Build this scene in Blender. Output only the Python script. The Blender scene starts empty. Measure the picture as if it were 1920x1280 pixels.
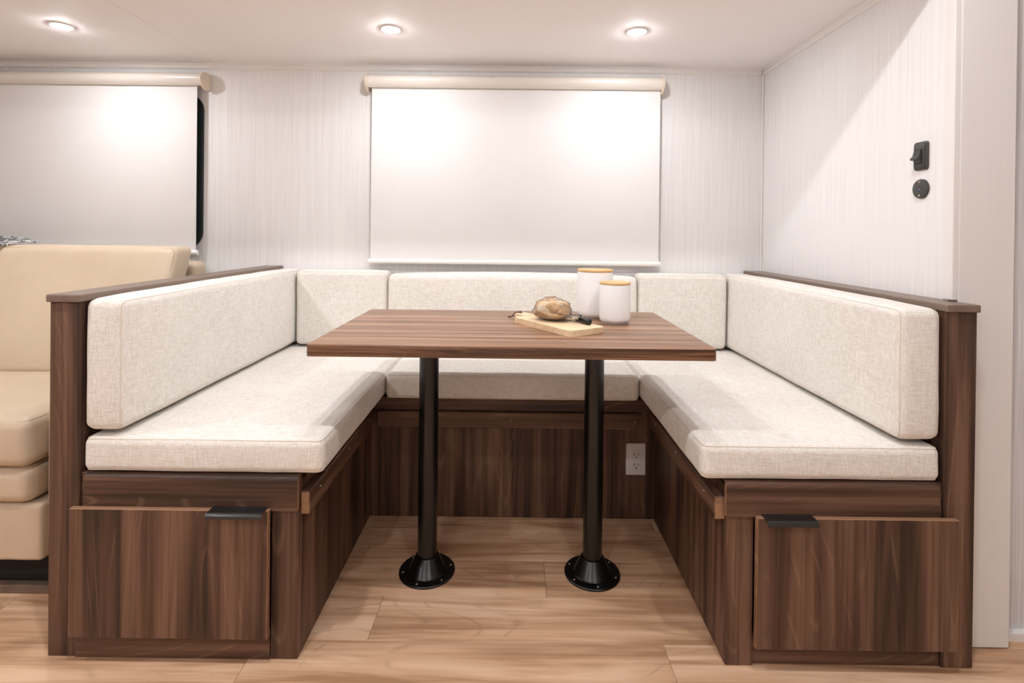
import bpy, bmesh, math, random
from mathutils import Matrix, Vector, noise as mnoise

random.seed(7)
scene = bpy.context.scene
col = scene.collection
PI = math.pi

# ------------------------------------------------------------------ camera, world, exposure
F_PX, CX, CY = 968.36, 959.44, 438.69
cam_data = bpy.data.cameras.new('camera')
cam_data.sensor_width = 36.0
cam_data.lens = F_PX / 1920 * 36.0
cam_data.shift_x = (960 - CX) / 1920
cam_data.shift_y = (CY - 640) / 1920
cam_data.clip_start = 0.02
cam = bpy.data.objects.new('camera', cam_data)
col.objects.link(cam)
R_ROWS = ((0.99993327, 0.00320763, 0.01109827),      # camera right
          (-0.00316806, 0.99998857, -0.00358161),    # camera forward
          (-0.01110963, 0.00354621, 0.999932))       # camera up
cam.matrix_world = Matrix(((R_ROWS[0][0], R_ROWS[2][0], -R_ROWS[1][0], 0.0),
                           (R_ROWS[0][1], R_ROWS[2][1], -R_ROWS[1][1], -1.2217),
                           (R_ROWS[0][2], R_ROWS[2][2], -R_ROWS[1][2], 1.02),
                           (0, 0, 0, 1)))
scene.camera = cam

world = bpy.data.worlds.new('world')
scene.world = world
world.use_nodes = True
world.node_tree.nodes['Background'].inputs[0].default_value = (1, 0.95, 0.9, 1)
world.node_tree.nodes['Background'].inputs[1].default_value = 0.05

scene.view_settings.view_transform = 'Standard'
scene.view_settings.look = 'None'
scene.view_settings.gamma = 1.0
scene.view_settings.use_curve_mapping = False
scene.view_settings.exposure = 1.77

LAMP_COLOR = (0.985, 1.0, 1.03)
LAMP_SLIDE = 148.0      # radiance of the puck lenses in the slide-out ceiling
LAMP_MAIN, LAMP_FILL = 300.0, 260.0       # radiance of main ceiling lenses: front row, then added rear fill row
scene.cycles.max_bounces = 8
scene.cycles.use_light_tree = False
scene.cycles.glossy_bounces = 3
scene.cycles.caustics_reflective = False
scene.cycles.caustics_refractive = False

# ------------------------------------------------------------------ key dimensions (metres)
X_OUT, X_IN = 1.098, 0.510          # dinette outer face, aisle face
Y_BASE = 0.6227                     # front of the back bench
Y_WALL = 1.07
Z_CEIL = 1.7525
X_WALL = 1.100
Z_MAIN = 2.12
POST_IN = 1.0235
Z_PANEL, Z_CAP = 0.843, 0.8612


# ------------------------------------------------------------------ material helpers
def new_mat(name):
    m = bpy.data.materials.new(name)
    m.use_nodes = True
    nt = m.node_tree
    return m, nt, nt.nodes['Principled BSDF']


def nd(nt, typ, **kw):
    n = nt.nodes.new(typ)
    for k, v in kw.items():
        setattr(n, k, v)
    return n


def plain(name, color, rough=0.5, metal=0.0, spec=0.5):
    m, nt, b = new_mat(name)
    b.inputs['Base Color'].default_value = (*color, 1)
    b.inputs['Roughness'].default_value = rough
    b.inputs['Metallic'].default_value = metal
    b.inputs['Specular IOR Level'].default_value = spec
    return m


def ramp(nt, stops):
    r = nd(nt, 'ShaderNodeValToRGB')
    e = r.color_ramp.elements
    while len(e) < len(stops):
        e.new(0.5)
    for el, (p, c) in zip(e, stops):
        el.position = p
        el.color = (*c, 1)
    return r


def tex_noise(nt, vec, scale3, detail=4, rough=0.55, distort=0.0):
    mp = nd(nt, 'ShaderNodeMapping')
    mp.inputs['Scale'].default_value = scale3
    nt.links.new(vec, mp.inputs['Vector'])
    n = nd(nt, 'ShaderNodeTexNoise')
    n.inputs['Scale'].default_value = 1.0
    n.inputs['Detail'].default_value = detail
    n.inputs['Roughness'].default_value = rough
    n.inputs['Distortion'].default_value = distort
    nt.links.new(mp.outputs[0], n.inputs['Vector'])
    return n


def math_node(nt, op, a, b=None, clamp=False):
    n = nd(nt, 'ShaderNodeMath', operation=op)
    n.use_clamp = clamp
    for i, v in enumerate((a, b)):
        if v is None:
            continue
        if isinstance(v, (int, float)):
            n.inputs[i].default_value = v
        else:
            nt.links.new(v, n.inputs[i])
    return n.outputs[0]


def object_coords(nt, vary=True, amount=7.0):
    tc = nd(nt, 'ShaderNodeTexCoord')
    if not vary:
        return tc.outputs['Object']
    oi = nd(nt, 'ShaderNodeObjectInfo')
    sc = nd(nt, 'ShaderNodeVectorMath', operation='SCALE')
    comb = nd(nt, 'ShaderNodeCombineXYZ')
    r2 = math_node(nt, 'MULTIPLY', oi.outputs['Random'], 3.7)
    r3 = math_node(nt, 'MULTIPLY', oi.outputs['Random'], -2.3)
    nt.links.new(oi.outputs['Random'], comb.inputs[0])
    nt.links.new(r2, comb.inputs[1])
    nt.links.new(r3, comb.inputs[2])
    nt.links.new(comb.outputs[0], sc.inputs[0])
    sc.inputs['Scale'].default_value = amount
    add = nd(nt, 'ShaderNodeVectorMath', operation='ADD')
    nt.links.new(tc.outputs['Object'], add.inputs[0])
    nt.links.new(sc.outputs[0], add.inputs[1])
    return add.outputs[0]


def wood(name, axis, dark, mid, light, rough=0.42, broad=17.0, fine=130.0, along=0.8,
         line_amt=0.35, bump=0.05, figure=3.0, vein=None, warp=0.9, w1=0.60):
    """Grain runs along axis (0 x, 1 y, 2 z)."""
    m, nt, b = new_mat(name)
    vec = object_coords(nt)

    def sc(across, al):
        s = [across] * 3
        s[axis] = al
        return tuple(s)
    n1 = tex_noise(nt, vec, sc(broad, along), 2, 0.55, warp)
    n2 = tex_noise(nt, vec, sc(fine, along * 3), 2, 0.6, 0.0)
    n3 = tex_noise(nt, vec, sc(broad * 0.30, along * 0.9), 1, 0.5, warp * 0.4)
    n4 = tex_noise(nt, vec, sc(broad * 2.4, along * 0.8), 2, 0.55, 0.3)
    # contour lines of the slow field: cathedral figure
    c = math_node(nt, 'MULTIPLY', n3.outputs['Fac'], figure * 6)
    c = math_node(nt, 'FRACT', c)
    c = math_node(nt, 'SUBTRACT', c, 0.5)
    c = math_node(nt, 'ABSOLUTE', c)
    c = math_node(nt, 'SUBTRACT', c, 0.40)
    c = math_node(nt, 'MULTIPLY', c, 10.0, True)
    v = math_node(nt, 'MULTIPLY', n1.outputs['Fac'], w1)
    v2 = math_node(nt, 'MULTIPLY', n2.outputs['Fac'], 0.18)
    v4 = math_node(nt, 'MULTIPLY', n4.outputs['Fac'], 0.82 - w1)
    v = math_node(nt, 'ADD', v, v2)
    v = math_node(nt, 'ADD', v, v4)
    rp = ramp(nt, [(0.395, dark), (0.50, mid), (0.61, light)])
    nt.links.new(v, rp.inputs[0])
    mix = nd(nt, 'ShaderNodeMixRGB', blend_type='MIX')
    nt.links.new(rp.outputs[0], mix.inputs[1])
    mix.inputs[2].default_value = (*(vein or light), 1)
    gate = math_node(nt, 'SUBTRACT', n4.outputs['Fac'], 0.45)
    gate = math_node(nt, 'MULTIPLY', gate, 6.0, True)
    f = math_node(nt, 'MULTIPLY', c, line_amt)
    f = math_node(nt, 'MULTIPLY', f, gate)
    nt.links.new(f, mix.inputs[0])
    nt.links.new(mix.outputs[0], b.inputs['Base Color'])
    b.inputs['Roughness'].default_value = rough
    b.inputs['Specular IOR Level'].default_value = 0.36
    if bump:
        bp = nd(nt, 'ShaderNodeBump')
        bp.inputs['Strength'].default_value = bump
        bp.inputs['Distance'].default_value = 0.001
        nt.links.new(n2.outputs['Fac'], bp.inputs['Height'])
        nt.links.new(bp.outputs[0], b.inputs['Normal'])
    return m


def wallpaper(name, base, dark, amount=0.5):
    m, nt, b = new_mat(name)
    tc = nd(nt, 'ShaderNodeTexCoord')
    vec = tc.outputs['Object']
    n1 = tex_noise(nt, vec, (640, 640, 3.0), 1, 0.6, 0.0)
    n2 = tex_noise(nt, vec, (150, 150, 1.0), 1, 0.5, 0.0)
    v = math_node(nt, 'ADD', math_node(nt, 'MULTIPLY', n1.outputs['Fac'], 0.78),
                  math_node(nt, 'MULTIPLY', n2.outputs['Fac'], 0.22))
    rp = ramp(nt, [(0.36, dark), (0.62, base)])
    nt.links.new(v, rp.inputs[0])
    nt.links.new(rp.outputs[0], b.inputs['Base Color'])
    b.inputs['Roughness'].default_value = 0.62
    return m


def linen(name, lo, hi):
    m, nt, b = new_mat(name)
    vec = object_coords(nt)
    ns = [tex_noise(nt, vec, s, 1, 0.6, 0.0) for s in ((38, 420, 420), (420, 38, 420), (420, 420, 38))]
    big = tex_noise(nt, vec, (5, 5, 5), 1, 0.5, 0.0)
    v = math_node(nt, 'ADD', ns[0].outputs['Fac'], ns[1].outputs['Fac'])
    v = math_node(nt, 'ADD', v, ns[2].outputs['Fac'])
    v = math_node(nt, 'MULTIPLY', v, 0.3)
    weave = v
    v = math_node(nt, 'ADD', v, math_node(nt, 'MULTIPLY', big.outputs['Fac'], 0.1))
    rp = ramp(nt, [(0.37, lo), (0.58, hi)])
    nt.links.new(v, rp.inputs[0])
    nt.links.new(rp.outputs[0], b.inputs['Base Color'])
    b.inputs['Roughness'].default_value = 0.9
    b.inputs['Specular IOR Level'].default_value = 0.2
    b.inputs['Sheen Weight'].default_value = 0.15
    bp = nd(nt, 'ShaderNodeBump')
    bp.inputs['Strength'].default_value = 0.25
    bp.inputs['Distance'].default_value = 0.0012
    nt.links.new(weave, bp.inputs['Height'])
    nt.links.new(bp.outputs[0], b.inputs['Normal'])
    return m


def mottled(name, lo, hi, scale=6.0, rough=0.45, bump=0.15, fine=180.0, dist=0.0008):
    m, nt, b = new_mat(name)
    vec = object_coords(nt)
    n = tex_noise(nt, vec, (scale,) * 3, 4, 0.55, 0.3)
    f = tex_noise(nt, vec, (fine,) * 3, 2, 0.5, 0.0)
    rp = ramp(nt, [(0.35, lo), (0.65, hi)])
    nt.links.new(n.outputs['Fac'], rp.inputs[0])
    nt.links.new(rp.outputs[0], b.inputs['Base Color'])
    b.inputs['Roughness'].default_value = rough
    bp = nd(nt, 'ShaderNodeBump')
    bp.inputs['Strength'].default_value = bump
    bp.inputs['Distance'].default_value = dist
    nt.links.new(f.outputs['Fac'], bp.inputs['Height'])
    nt.links.new(bp.outputs[0], b.inputs['Normal'])
    return m


W_DARK, W_MID, W_LIGHT = (0.032, 0.0165, 0.011), (0.095, 0.0465, 0.029), (0.180, 0.098, 0.062)
W_VEIN = (0.30, 0.18, 0.11)
M = {}
M['wood_v'] = wood('walnut laminate, upright grain', 2, W_DARK, W_MID, W_LIGHT, vein=W_VEIN)
M['wood_h'] = wood('walnut laminate, level grain', 0, W_DARK, W_MID, W_LIGHT, vein=W_VEIN)
M['wood_d'] = wood('walnut laminate, grain front to back', 1, W_DARK, W_MID, W_LIGHT, vein=W_VEIN)
M['edge'] = wood('light walnut edge banding', 0, (0.22, 0.115, 0.06), (0.28, 0.15, 0.082), (0.34, 0.19, 0.11), line_amt=0.1)
M['table'] = wood('walnut table laminate', 0, (0.135, 0.066, 0.034), (0.265, 0.138, 0.076), (0.40, 0.228, 0.135),
                  rough=0.34, broad=34, fine=210, along=0.9, vein=(0.32, 0.19, 0.12), line_amt=0.2)
M['table_edge'] = wood('walnut table edge band', 0, (0.050, 0.022, 0.010), (0.120, 0.054, 0.026), (0.225, 0.112, 0.058),
                       rough=0.36, broad=60, fine=260, along=2.0, vein=(0.34, 0.19, 0.11), line_amt=0.3)
M['cap'] = wood('smooth brown cap', 1, (0.170, 0.118, 0.088), (0.190, 0.133, 0.101), (0.210, 0.148, 0.113), rough=0.36, line_amt=0.0)
M['plank'] = wood('warm hickory plank', 0, (0.42, 0.235, 0.130), (0.640, 0.395, 0.242), (0.770, 0.525, 0.350),
                  rough=0.5, broad=13, fine=120, along=1.3, warp=1.5, figure=2.2, vein=(0.24, 0.125, 0.07), line_amt=0.35, bump=0.08)
M['groove'] = plain('dark floor joint', (0.14, 0.08, 0.05), 0.8)
M['wallpaper'] = wallpaper('ribbed linen wallpaper', (0.845, 0.825, 0.818), (0.75, 0.73, 0.722))
M['wallpaper_grey'] = wallpaper('grey weathered wallpaper', (0.78, 0.77, 0.78), (0.56, 0.55, 0.56))
M['ceiling'] = plain('matte ceiling vinyl', (0.92, 0.88, 0.87), 0.7)
M['trim'] = plain('pale plastic trim', (0.82, 0.78, 0.75), 0.45)
M['white'] = plain('white painted panel', (0.86, 0.85, 0.84), 0.7)
M['fascia'] = wallpaper('soft grey beige fascia', (0.78, 0.745, 0.72), (0.76, 0.725, 0.70))
M['shade'] = mottled('white blackout cloth', (0.775, 0.755, 0.745), (0.795, 0.775, 0.765), 3, 0.75, 0.08, 300)
M['cassette'] = plain('glossy ivory plastic', (0.76, 0.70, 0.635), 0.22)
M['capend'] = plain('cream plastic end cap', (0.78, 0.66, 0.52), 0.35)
M['bar'] = plain('white hem bar', (0.84, 0.81, 0.77), 0.35)
M['linen'] = linen('cream linen weave', (0.63, 0.575, 0.515), (0.84, 0.80, 0.745))
M['pipe'] = plain('cream welt', (0.70, 0.62, 0.53), 0.85)
M['leather'] = mottled('tan leatherette', (0.58, 0.455, 0.325), (0.63, 0.500, 0.365), 4, 0.42, 0.2)
M['leather_seam'] = plain('tan seam thread', (0.40, 0.25, 0.14), 0.6)
M['black'] = mottled('black powder coat', (0.003, 0.003, 0.0033), (0.0045, 0.0045, 0.005), 20, 0.26, 0.1, 700)
M['blackmetal'] = plain('black anodised pull', (0.010, 0.010, 0.011), 0.28, 0.0, 0.5)
M['blackmetal'].node_tree.nodes['Principled BSDF'].inputs['Coat Weight'].default_value = 0.35
M['blackmetal'].node_tree.nodes['Principled BSDF'].inputs['Coat Roughness'].default_value = 0.12
M['void'] = plain('dark recess', (0.012, 0.009, 0.007), 0.9)  # near-black colour stands in for shade under sofa and cushions
M['screw'] = plain('zinc screw', (0.42, 0.39, 0.34), 0.35, 1.0)
M['plastic_white'] = plain('white outlet plastic', (0.72, 0.68, 0.66), 0.4)
M['slot'] = plain('dark slot', (0.01, 0.008, 0.008), 0.8)
M['plastic_dark'] = plain('dark bronze plastic', (0.045, 0.040, 0.037), 0.38)
M['rocker'] = plain('charcoal rocker', (0.040, 0.042, 0.042), 0.32)
M['usb_blue'] = plain('blue socket tongue', (0.04, 0.22, 0.65), 0.4)
M['copper'] = plain('copper contact', (0.45, 0.20, 0.10), 0.4, 0.6)
M['ceramic'] = plain('white glazed ceramic', (0.93, 0.925, 0.925), 0.25)
M['ceramic_foot'] = plain('grey unglazed foot', (0.42, 0.40, 0.40), 0.6)
M['bamboo'] = wood('bamboo lid', 0, (0.56, 0.30, 0.11), (0.66, 0.38, 0.15), (0.74, 0.46, 0.21), rough=0.4, line_amt=0.1)
M['maple'] = wood('pale maple', 0, (0.70, 0.50, 0.30), (0.77, 0.575, 0.365), (0.82, 0.64, 0.44), rough=0.5, broad=30, line_amt=0.15, vein=(0.6, 0.4, 0.22))
M['steel'] = plain('brushed steel', (0.6, 0.6, 0.6), 0.3, 1.0)
M['glass_dark'] = plain('dark tinted window glass', (0.008, 0.012, 0.014), 0.08)
M['seal'] = plain('black window seal', (0.010, 0.016, 0.018), 0.55)
M['cord'] = plain('dark leather cord', (0.06, 0.035, 0.02), 0.7)
M['rim'] = plain('white lamp rim', (0.82, 0.80, 0.78), 0.4)


def emissive(name, color, strength):
    m, nt, b = new_mat(name)
    b.inputs['Base Color'].default_value = (0.9, 0.9, 0.9, 1)
    b.inputs['Emission Color'].default_value = (*color, 1)
    b.inputs['Emission Strength'].default_value = strength
    return m


M['lens_slide'] = emissive('lit lamp lens', LAMP_COLOR, LAMP_SLIDE)
M['lens_rear'] = emissive('lit rear lamp lens', LAMP_COLOR, LAMP_FILL)
M['lens_main'] = emissive('lit ceiling lamp lens', LAMP_COLOR, LAMP_MAIN)


def make_bread():
    m, nt, b = new_mat('floury bread crust')
    tc = nd(nt, 'ShaderNodeTexCoord')
    vec = tc.outputs['Object']
    n = tex_noise(nt, vec, (26, 40, 34), 4, 0.6, 0.8)
    f = tex_noise(nt, vec, (160, 160, 160), 3, 0.6, 0.0)
    rp = ramp(nt, [(0.34, (0.34, 0.13, 0.04)), (0.43, (0.60, 0.30, 0.10)), (0.52, (0.80, 0.53, 0.25)), (0.64, (0.88, 0.76, 0.58))])
    v = math_node(nt, 'ADD', math_node(nt, 'MULTIPLY', n.outputs['Fac'], 0.8), math_node(nt, 'MULTIPLY', f.outputs['Fac'], 0.2))
    nt.links.new(v, rp.inputs[0])
    nt.links.new(rp.outputs[0], b.inputs['Base Color'])
    b.inputs['Roughness'].default_value = 0.8
    bp = nd(nt, 'ShaderNodeBump')
    bp.inputs['Strength'].default_value = 0.5
    bp.inputs['Distance'].default_value = 0.002
    nt.links.new(v, bp.inputs['Height'])
    nt.links.new(bp.outputs[0], b.inputs['Normal'])
    return m


def make_film():
    m = bpy.data.materials.new('clear wrinkled film')
    m.use_nodes = True
    nt = m.node_tree
    nt.nodes.clear()
    out = nd(nt, 'ShaderNodeOutputMaterial')
    tr = nd(nt, 'ShaderNodeBsdfTransparent')
    tr.inputs[0].default_value = (0.97, 0.97, 0.97, 1)
    gl = nd(nt, 'ShaderNodeBsdfGlossy')
    gl.inputs['Roughness'].default_value = 0.18
    df = nd(nt, 'ShaderNodeBsdfDiffuse')
    df.inputs[0].default_value = (0.85, 0.85, 0.85, 1)
    tc = nd(nt, 'ShaderNodeTexCoord')
    n = tex_noise(nt, tc.outputs['Object'], (70, 70, 70), 4, 0.6, 1.2)
    bp = nd(nt, 'ShaderNodeBump')
    bp.inputs['Strength'].default_value = 0.45
    bp.inputs['Distance'].default_value = 0.004
    nt.links.new(n.outputs['Fac'], bp.inputs['Height'])
    nt.links.new(bp.outputs[0], gl.inputs['Normal'])
    fr = nd(nt, 'ShaderNodeFresnel')
    fr.inputs['IOR'].default_value = 1.35
    nt.links.new(bp.outputs[0], fr.inputs['Normal'])
    m1 = nd(nt, 'ShaderNodeMixShader')
    m1.inputs[0].default_value = 0.07
    nt.links.new(tr.outputs[0], m1.inputs[1])
    nt.links.new(df.outputs[0], m1.inputs[2])
    m2 = nd(nt, 'ShaderNodeMixShader')
    nt.links.new(fr.outputs[0], m2.inputs[0])
    nt.links.new(m1.outputs[0], m2.inputs[1])
    nt.links.new(gl.outputs[0], m2.inputs[2])
    nt.links.new(m2.outputs[0], out.inputs[0])
    return m


def make_throw():
    m, nt, b = new_mat('grey and white woven throw')
    tc = nd(nt, 'ShaderNodeTexCoord')
    ck = nd(nt, 'ShaderNodeTexChecker')
    mp = nd(nt, 'ShaderNodeMapping')
    mp.inputs['Rotation'].default_value = (0, 0, 0.785)
    mp.inputs['Scale'].default_value = (70, 25, 70)
    nt.links.new(tc.outputs['Object'], mp.inputs['Vector'])
    nt.links.new(mp.outputs[0], ck.inputs['Vector'])
    ck.inputs['Scale'].default_value = 1.0
    ck.inputs['Color1'].default_value = (0.70, 0.68, 0.66, 1)
    ck.inputs['Color2'].default_value = (0.16, 0.18, 0.20, 1)
    nt.links.new(ck.outputs[0], b.inputs['Base Color'])
    b.inputs['Roughness'].default_value = 0.95
    return m


M['bread'] = make_bread()
M['film'] = make_film()
M['throw'] = make_throw()


# ------------------------------------------------------------------ object helpers
def thing(name, label, cat, loc=(0, 0, 0), group=None):
    o = bpy.data.objects.new(name, None)
    o.empty_display_size = 0.05
    col.objects.link(o)
    o.location = loc
    o['label'] = label
    o['category'] = cat
    if group:
        o['group'] = group
    return o


def tag(o, label, cat=None, group=None, kind=None):
    o['label'] = label
    if cat:
        o['category'] = cat
    if group:
        o['group'] = group
    if kind:
        o['kind'] = kind
    return o


def world_offset(o):
    v = Vector((0, 0, 0))
    while o is not None:
        v += Vector(o.location)
        o = o.parent
    return v


def obj(name, bm, mats, parent=None, smooth=False, angle=None):
    """Mesh built in world coordinates, linked as one object (parent offset undone)."""
    me = bpy.data.meshes.new(name)
    bmesh.ops.recalc_face_normals(bm, faces=bm.faces)
    bm.to_mesh(me)
    bm.free()
    for mm in (mats if isinstance(mats, (list, tuple)) else [mats]):
        me.materials.append(M[mm] if isinstance(mm, str) else mm)
    if smooth:
        for p in me.polygons:
            p.use_smooth = True
        if angle:
            me.set_sharp_from_angle(angle=angle)
    o = bpy.data.objects.new(name, me)
    col.objects.link(o)
    if parent is not None:
        o.parent = parent
        o.location = -world_offset(parent)
    return o


def box(bm, x0, x1, y0, y1, z0, z1, bev=0.0, seg=1):
    r = bmesh.ops.create_cube(bm, size=1.0)
    vs = r['verts']
    for v in vs:
        v.co = Vector((x0 + (v.co.x + .5) * (x1 - x0), y0 + (v.co.y + .5) * (y1 - y0), z0 + (v.co.z + .5) * (z1 - z0)))
    if bev > 0:
        es = list({e for v in vs for e in v.link_edges})
        bmesh.ops.bevel(bm, geom=es, offset=bev, segments=seg, profile=0.5, affect='EDGES')
    return bm


def nb(*a, **k):
    return box(bmesh.new(), *a, **k)


def boxobj(name, dims, mat, parent=None, bev=0.0015, seg=1):
    return obj(name, nb(*dims, bev=bev, seg=seg), mat, parent)


def lathe(bm, prof, center, n=48, rmod=None):
    """prof: (r, z) bottom to top, closed with caps."""
    rings = []
    cx, cy, cz = center
    for r, z in prof:
        ring = []
        for i in range(n):
            a = 2 * PI * i / n
            rr = r * (1 + (rmod(i) if rmod else 0))
            ring.append(bm.verts.new((cx + rr * math.cos(a), cy + rr * math.sin(a), cz + z)))
        rings.append(ring)
    for a, b in zip(rings, rings[1:]):
        for i in range(n):
            bm.faces.new((a[i], a[(i + 1) % n], b[(i + 1) % n], b[i]))
    bm.faces.new(rings[0][::-1])
    bm.faces.new(rings[-1])
    return bm


def tube(bm, pts, r, n=8, closed=False):
    pts = [Vector(p) for p in pts]
    rings = []
    L = len(pts)
    for i, p in enumerate(pts):
        if closed:
            t = pts[(i + 1) % L] - pts[i - 1]
        else:
            t = pts[min(i + 1, L - 1)] - pts[max(i - 1, 0)]
        t.normalize()
        ref = Vector((0, 0, 1)) if abs(t.z) < 0.9 else Vector((1, 0, 0))
        u = t.cross(ref).normalized()
        w = t.cross(u).normalized()
        rr = r[i] if isinstance(r, (list, tuple)) else r
        rings.append([bm.verts.new(p + u * rr * math.cos(2 * PI * k / n) + w * rr * math.sin(2 * PI * k / n)) for k in range(n)])
    pairs = list(zip(rings, rings[1:]))
    if closed:
        pairs.append((rings[-1], rings[0]))
    for a, b in pairs:
        for k in range(n):
            bm.faces.new((a[k], a[(k + 1) % n], b[(k + 1) % n], b[k]))
    if not closed:
        bm.faces.new(rings[0][::-1])
        bm.faces.new(rings[-1])
    return bm


def prism(bm, pts, axis, lo, hi):
    """Closed 2-D outline extruded along axis; pts are the two other coordinates in order."""
    def mk(p, t):
        c = list(p)
        c.insert(axis, t)
        return bm.verts.new(c)
    a = [mk(p, lo) for p in pts]
    b = [mk(p, hi) for p in pts]
    n = len(pts)
    for i in range(n):
        bm.faces.new((a[i], a[(i + 1) % n], b[(i + 1) % n], b[i]))
    bm.faces.new(a[::-1])
    bm.faces.new(b)
    return bm


def cushion_mesh(dims, r, puff=(0, 0, 0), wrinkle=0.0015, seed=0, tilt=None):
    """Rounded, slightly crowned box. Returns bmesh (world coordinates)."""
    x0, x1, y0, y1, z0, z1 = dims
    c = Vector(((x0 + x1) / 2, (y0 + y1) / 2, (z0 + z1) / 2))
    h = Vector(((x1 - x0) / 2, (y1 - y0) / 2, (z1 - z0) / 2))
    bm = bmesh.new()

    def params(hh):
        edge = [0, .15, .32, .5, .7, .86]
        lo = [-hh + e * r for e in edge]
        inner = 2 * (hh - r)
        n = max(3, min(34, int(inner / 0.035)))
        mid = [-hh + r + inner * i / n for i in range(n + 1)]
        return lo + mid + [-v for v in reversed(lo)]
    pr = [params(h[i]) for i in range(3)]
    cache = {}

    def vert(p):
        key = (round(p[0], 5), round(p[1], 5), round(p[2], 5))
        if key in cache:
            return cache[key]
        q = Vector([max(-(h[i] - r), min(h[i] - r, p[i])) for i in range(3)])
        d = Vector(p) - q
        P = q + d.normalized() * r if d.length > 1e-9 else Vector(p)
        nrm = d.normalized() if d.length > 1e-9 else Vector((0, 0, 0))
        u = [max(0.0, 1 - (P[i] / h[i]) ** 2) for i in range(3)]
        for i in range(3):
            j, k = (i + 1) % 3, (i + 2) % 3
            P[i] += math.copysign(puff[i], P[i]) * (abs(P[i]) / h[i]) ** 2 * (u[j] ** .6) * (u[k] ** .6)
        w = P + c
        s = mnoise.noise(Vector((w.x * 7 + seed, w.y * 7, w.z * 9))) + 0.5 * mnoise.noise(Vector((w.x * 19, w.y * 19 + seed, w.z * 22)))
        w = w + nrm * wrinkle * s
        if tilt:
            w = tilt(w)
        v = bm.verts.new(w)
        cache[key] = v
        return v
    for ax in range(3):
        j, k = (ax + 1) % 3, (ax + 2) % 3
        for sgn in (-1, 1):
            for a in range(len(pr[j]) - 1):
                for b in range(len(pr[k]) - 1):
                    quad = []
                    for (ia, ib) in ((a, b), (a + 1, b), (a + 1, b + 1), (a, b + 1)):
                        p = [0, 0, 0]
                        p[ax] = sgn * h[ax]
                        p[j] = pr[j][ia]
                        p[k] = pr[k][ib]
                        quad.append(vert(p))
                    if len(set(quad)) == 4:
                        try:
                            bm.faces.new(quad if sgn > 0 else quad[::-1])
                        except ValueError:
                            pass
    return bm


def piping_path(dims, r, axis, sgn, seed=0, tilt=None, wrinkle=0.0015):
    x0, x1, y0, y1, z0, z1 = dims
    c = Vector(((x0 + x1) / 2, (y0 + y1) / 2, (z0 + z1) / 2))
    h = Vector(((x1 - x0) / 2, (y1 - y0) / 2, (z1 - z0) / 2))
    j, k = [i for i in range(3) if i != axis]
    g = r * 0.7071
    hj, hk = h[j] - r, h[k] - r
    pts = []
    for (sj, sk, a0) in ((1, 1, 0), (-1, 1, 90), (-1, -1, 180), (1, -1, 270)):
        for t in range(0, 91, 15):
            a = math.radians(a0 + t)
            pts.append((sj * hj + g * math.cos(a), sk * hk + g * math.sin(a)))
    # add points along the straight runs
    out = []
    for i in range(len(pts)):
        p, q = pts[i], pts[(i + 1) % len(pts)]
        out.append(p)
        d = math.hypot(q[0] - p[0], q[1] - p[1])
        m = int(d / 0.05)
        for s in range(1, m):
            out.append((p[0] + (q[0] - p[0]) * s / m, p[1] + (q[1] - p[1]) * s / m))
    res = []
    for (pj, pk) in out:
        P = [0, 0, 0]
        P[axis] = sgn * (h[axis] - r + g)
        P[j], P[k] = pj, pk
        P = Vector(P) + c
        s = mnoise.noise(Vector((P.x * 7 + seed, P.y * 7, P.z * 9))) + 0.5 * mnoise.noise(Vector((P.x * 19, P.y * 19 + seed, P.z * 22)))
        Q = P - c
        q = Vector([max(-(h[i] - r), min(h[i] - r, Q[i])) for i in range(3)])
        P = P + (Q - q).normalized() * (wrinkle * s + 0.0002)
        if tilt:
            P = tilt(P)
        res.append(P)
    return res


def cushion(name, dims, r, label, group, axis, puff=(0, 0, 0), sides=(1, -1), seed=0, mat='linen', pmat='pipe', cat='cushion',
            prad=0.0019, wrinkle=0.0015, parent=None, tilt=None, partname=None):
    x0, x1, y0, y1, z0, z1 = dims
    if parent is None:
        t = thing(name, label, cat, ((x0 + x1) / 2, (y0 + y1) / 2, z0), group)
        body = obj('cushion_cover', cushion_mesh(dims, r, puff, wrinkle, seed), mat, t, True)
        for s in sides:
            obj('piping', tube(bmesh.new(), piping_path(dims, r, axis, s, seed, None, wrinkle), prad, 6, True), pmat, t, True)
        return t
    body = obj(partname, cushion_mesh(dims, r, puff, wrinkle, seed, tilt), mat, parent, True)
    for s in sides:
        obj('piping', tube(bmesh.new(), piping_path(dims, r, axis, s, seed, tilt, wrinkle), prad, 6, True), pmat, body, True)
    return body


def struct(name, bm, mat, label, parent=None, **k):
    o = obj(name, bm, mat, parent, **k)
    o['kind'] = 'structure'
    o['label'] = label
    return o


# ------------------------------------------------------------------ room shell
XL, XR, YF = -3.1, 2.5, -2.3

floor = struct('floor', nb(XL, XR, YF, 1.15, -0.06, -0.006), 'groove', 'warm brown hickory plank floor under the dinette')
PW, PL, Y0 = 0.1597, 1.003, 0.0595
joints = {0: -0.352, 1: 0.105, 2: -0.222, -1: 0.384, 3: 0.52, 4: -0.1}
plank_me = None
for k in range(-15, 7):
    j = joints.get(k, random.uniform(-0.5, 0.5))
    n0 = int(math.floor((XL - j) / PL))
    for n in range(n0, int((XR - j) / PL) + 1):
        if plank_me is None:
            g = 0.0004
            bm = nb(-PL / 2 + g, PL / 2 - g, -PW / 2 + g, PW / 2 - g, -0.006, 0.0, bev=0.0006)
            o = obj('plank', bm, 'plank', floor)
            plank_me = o.data
        else:
            o = bpy.data.objects.new('plank', plank_me)
            col.objects.link(o)
            o.parent = floor
        xc = j + n * PL + PL / 2
        o.location = (xc, Y0 + k * PW + PW / 2, 0)

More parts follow.
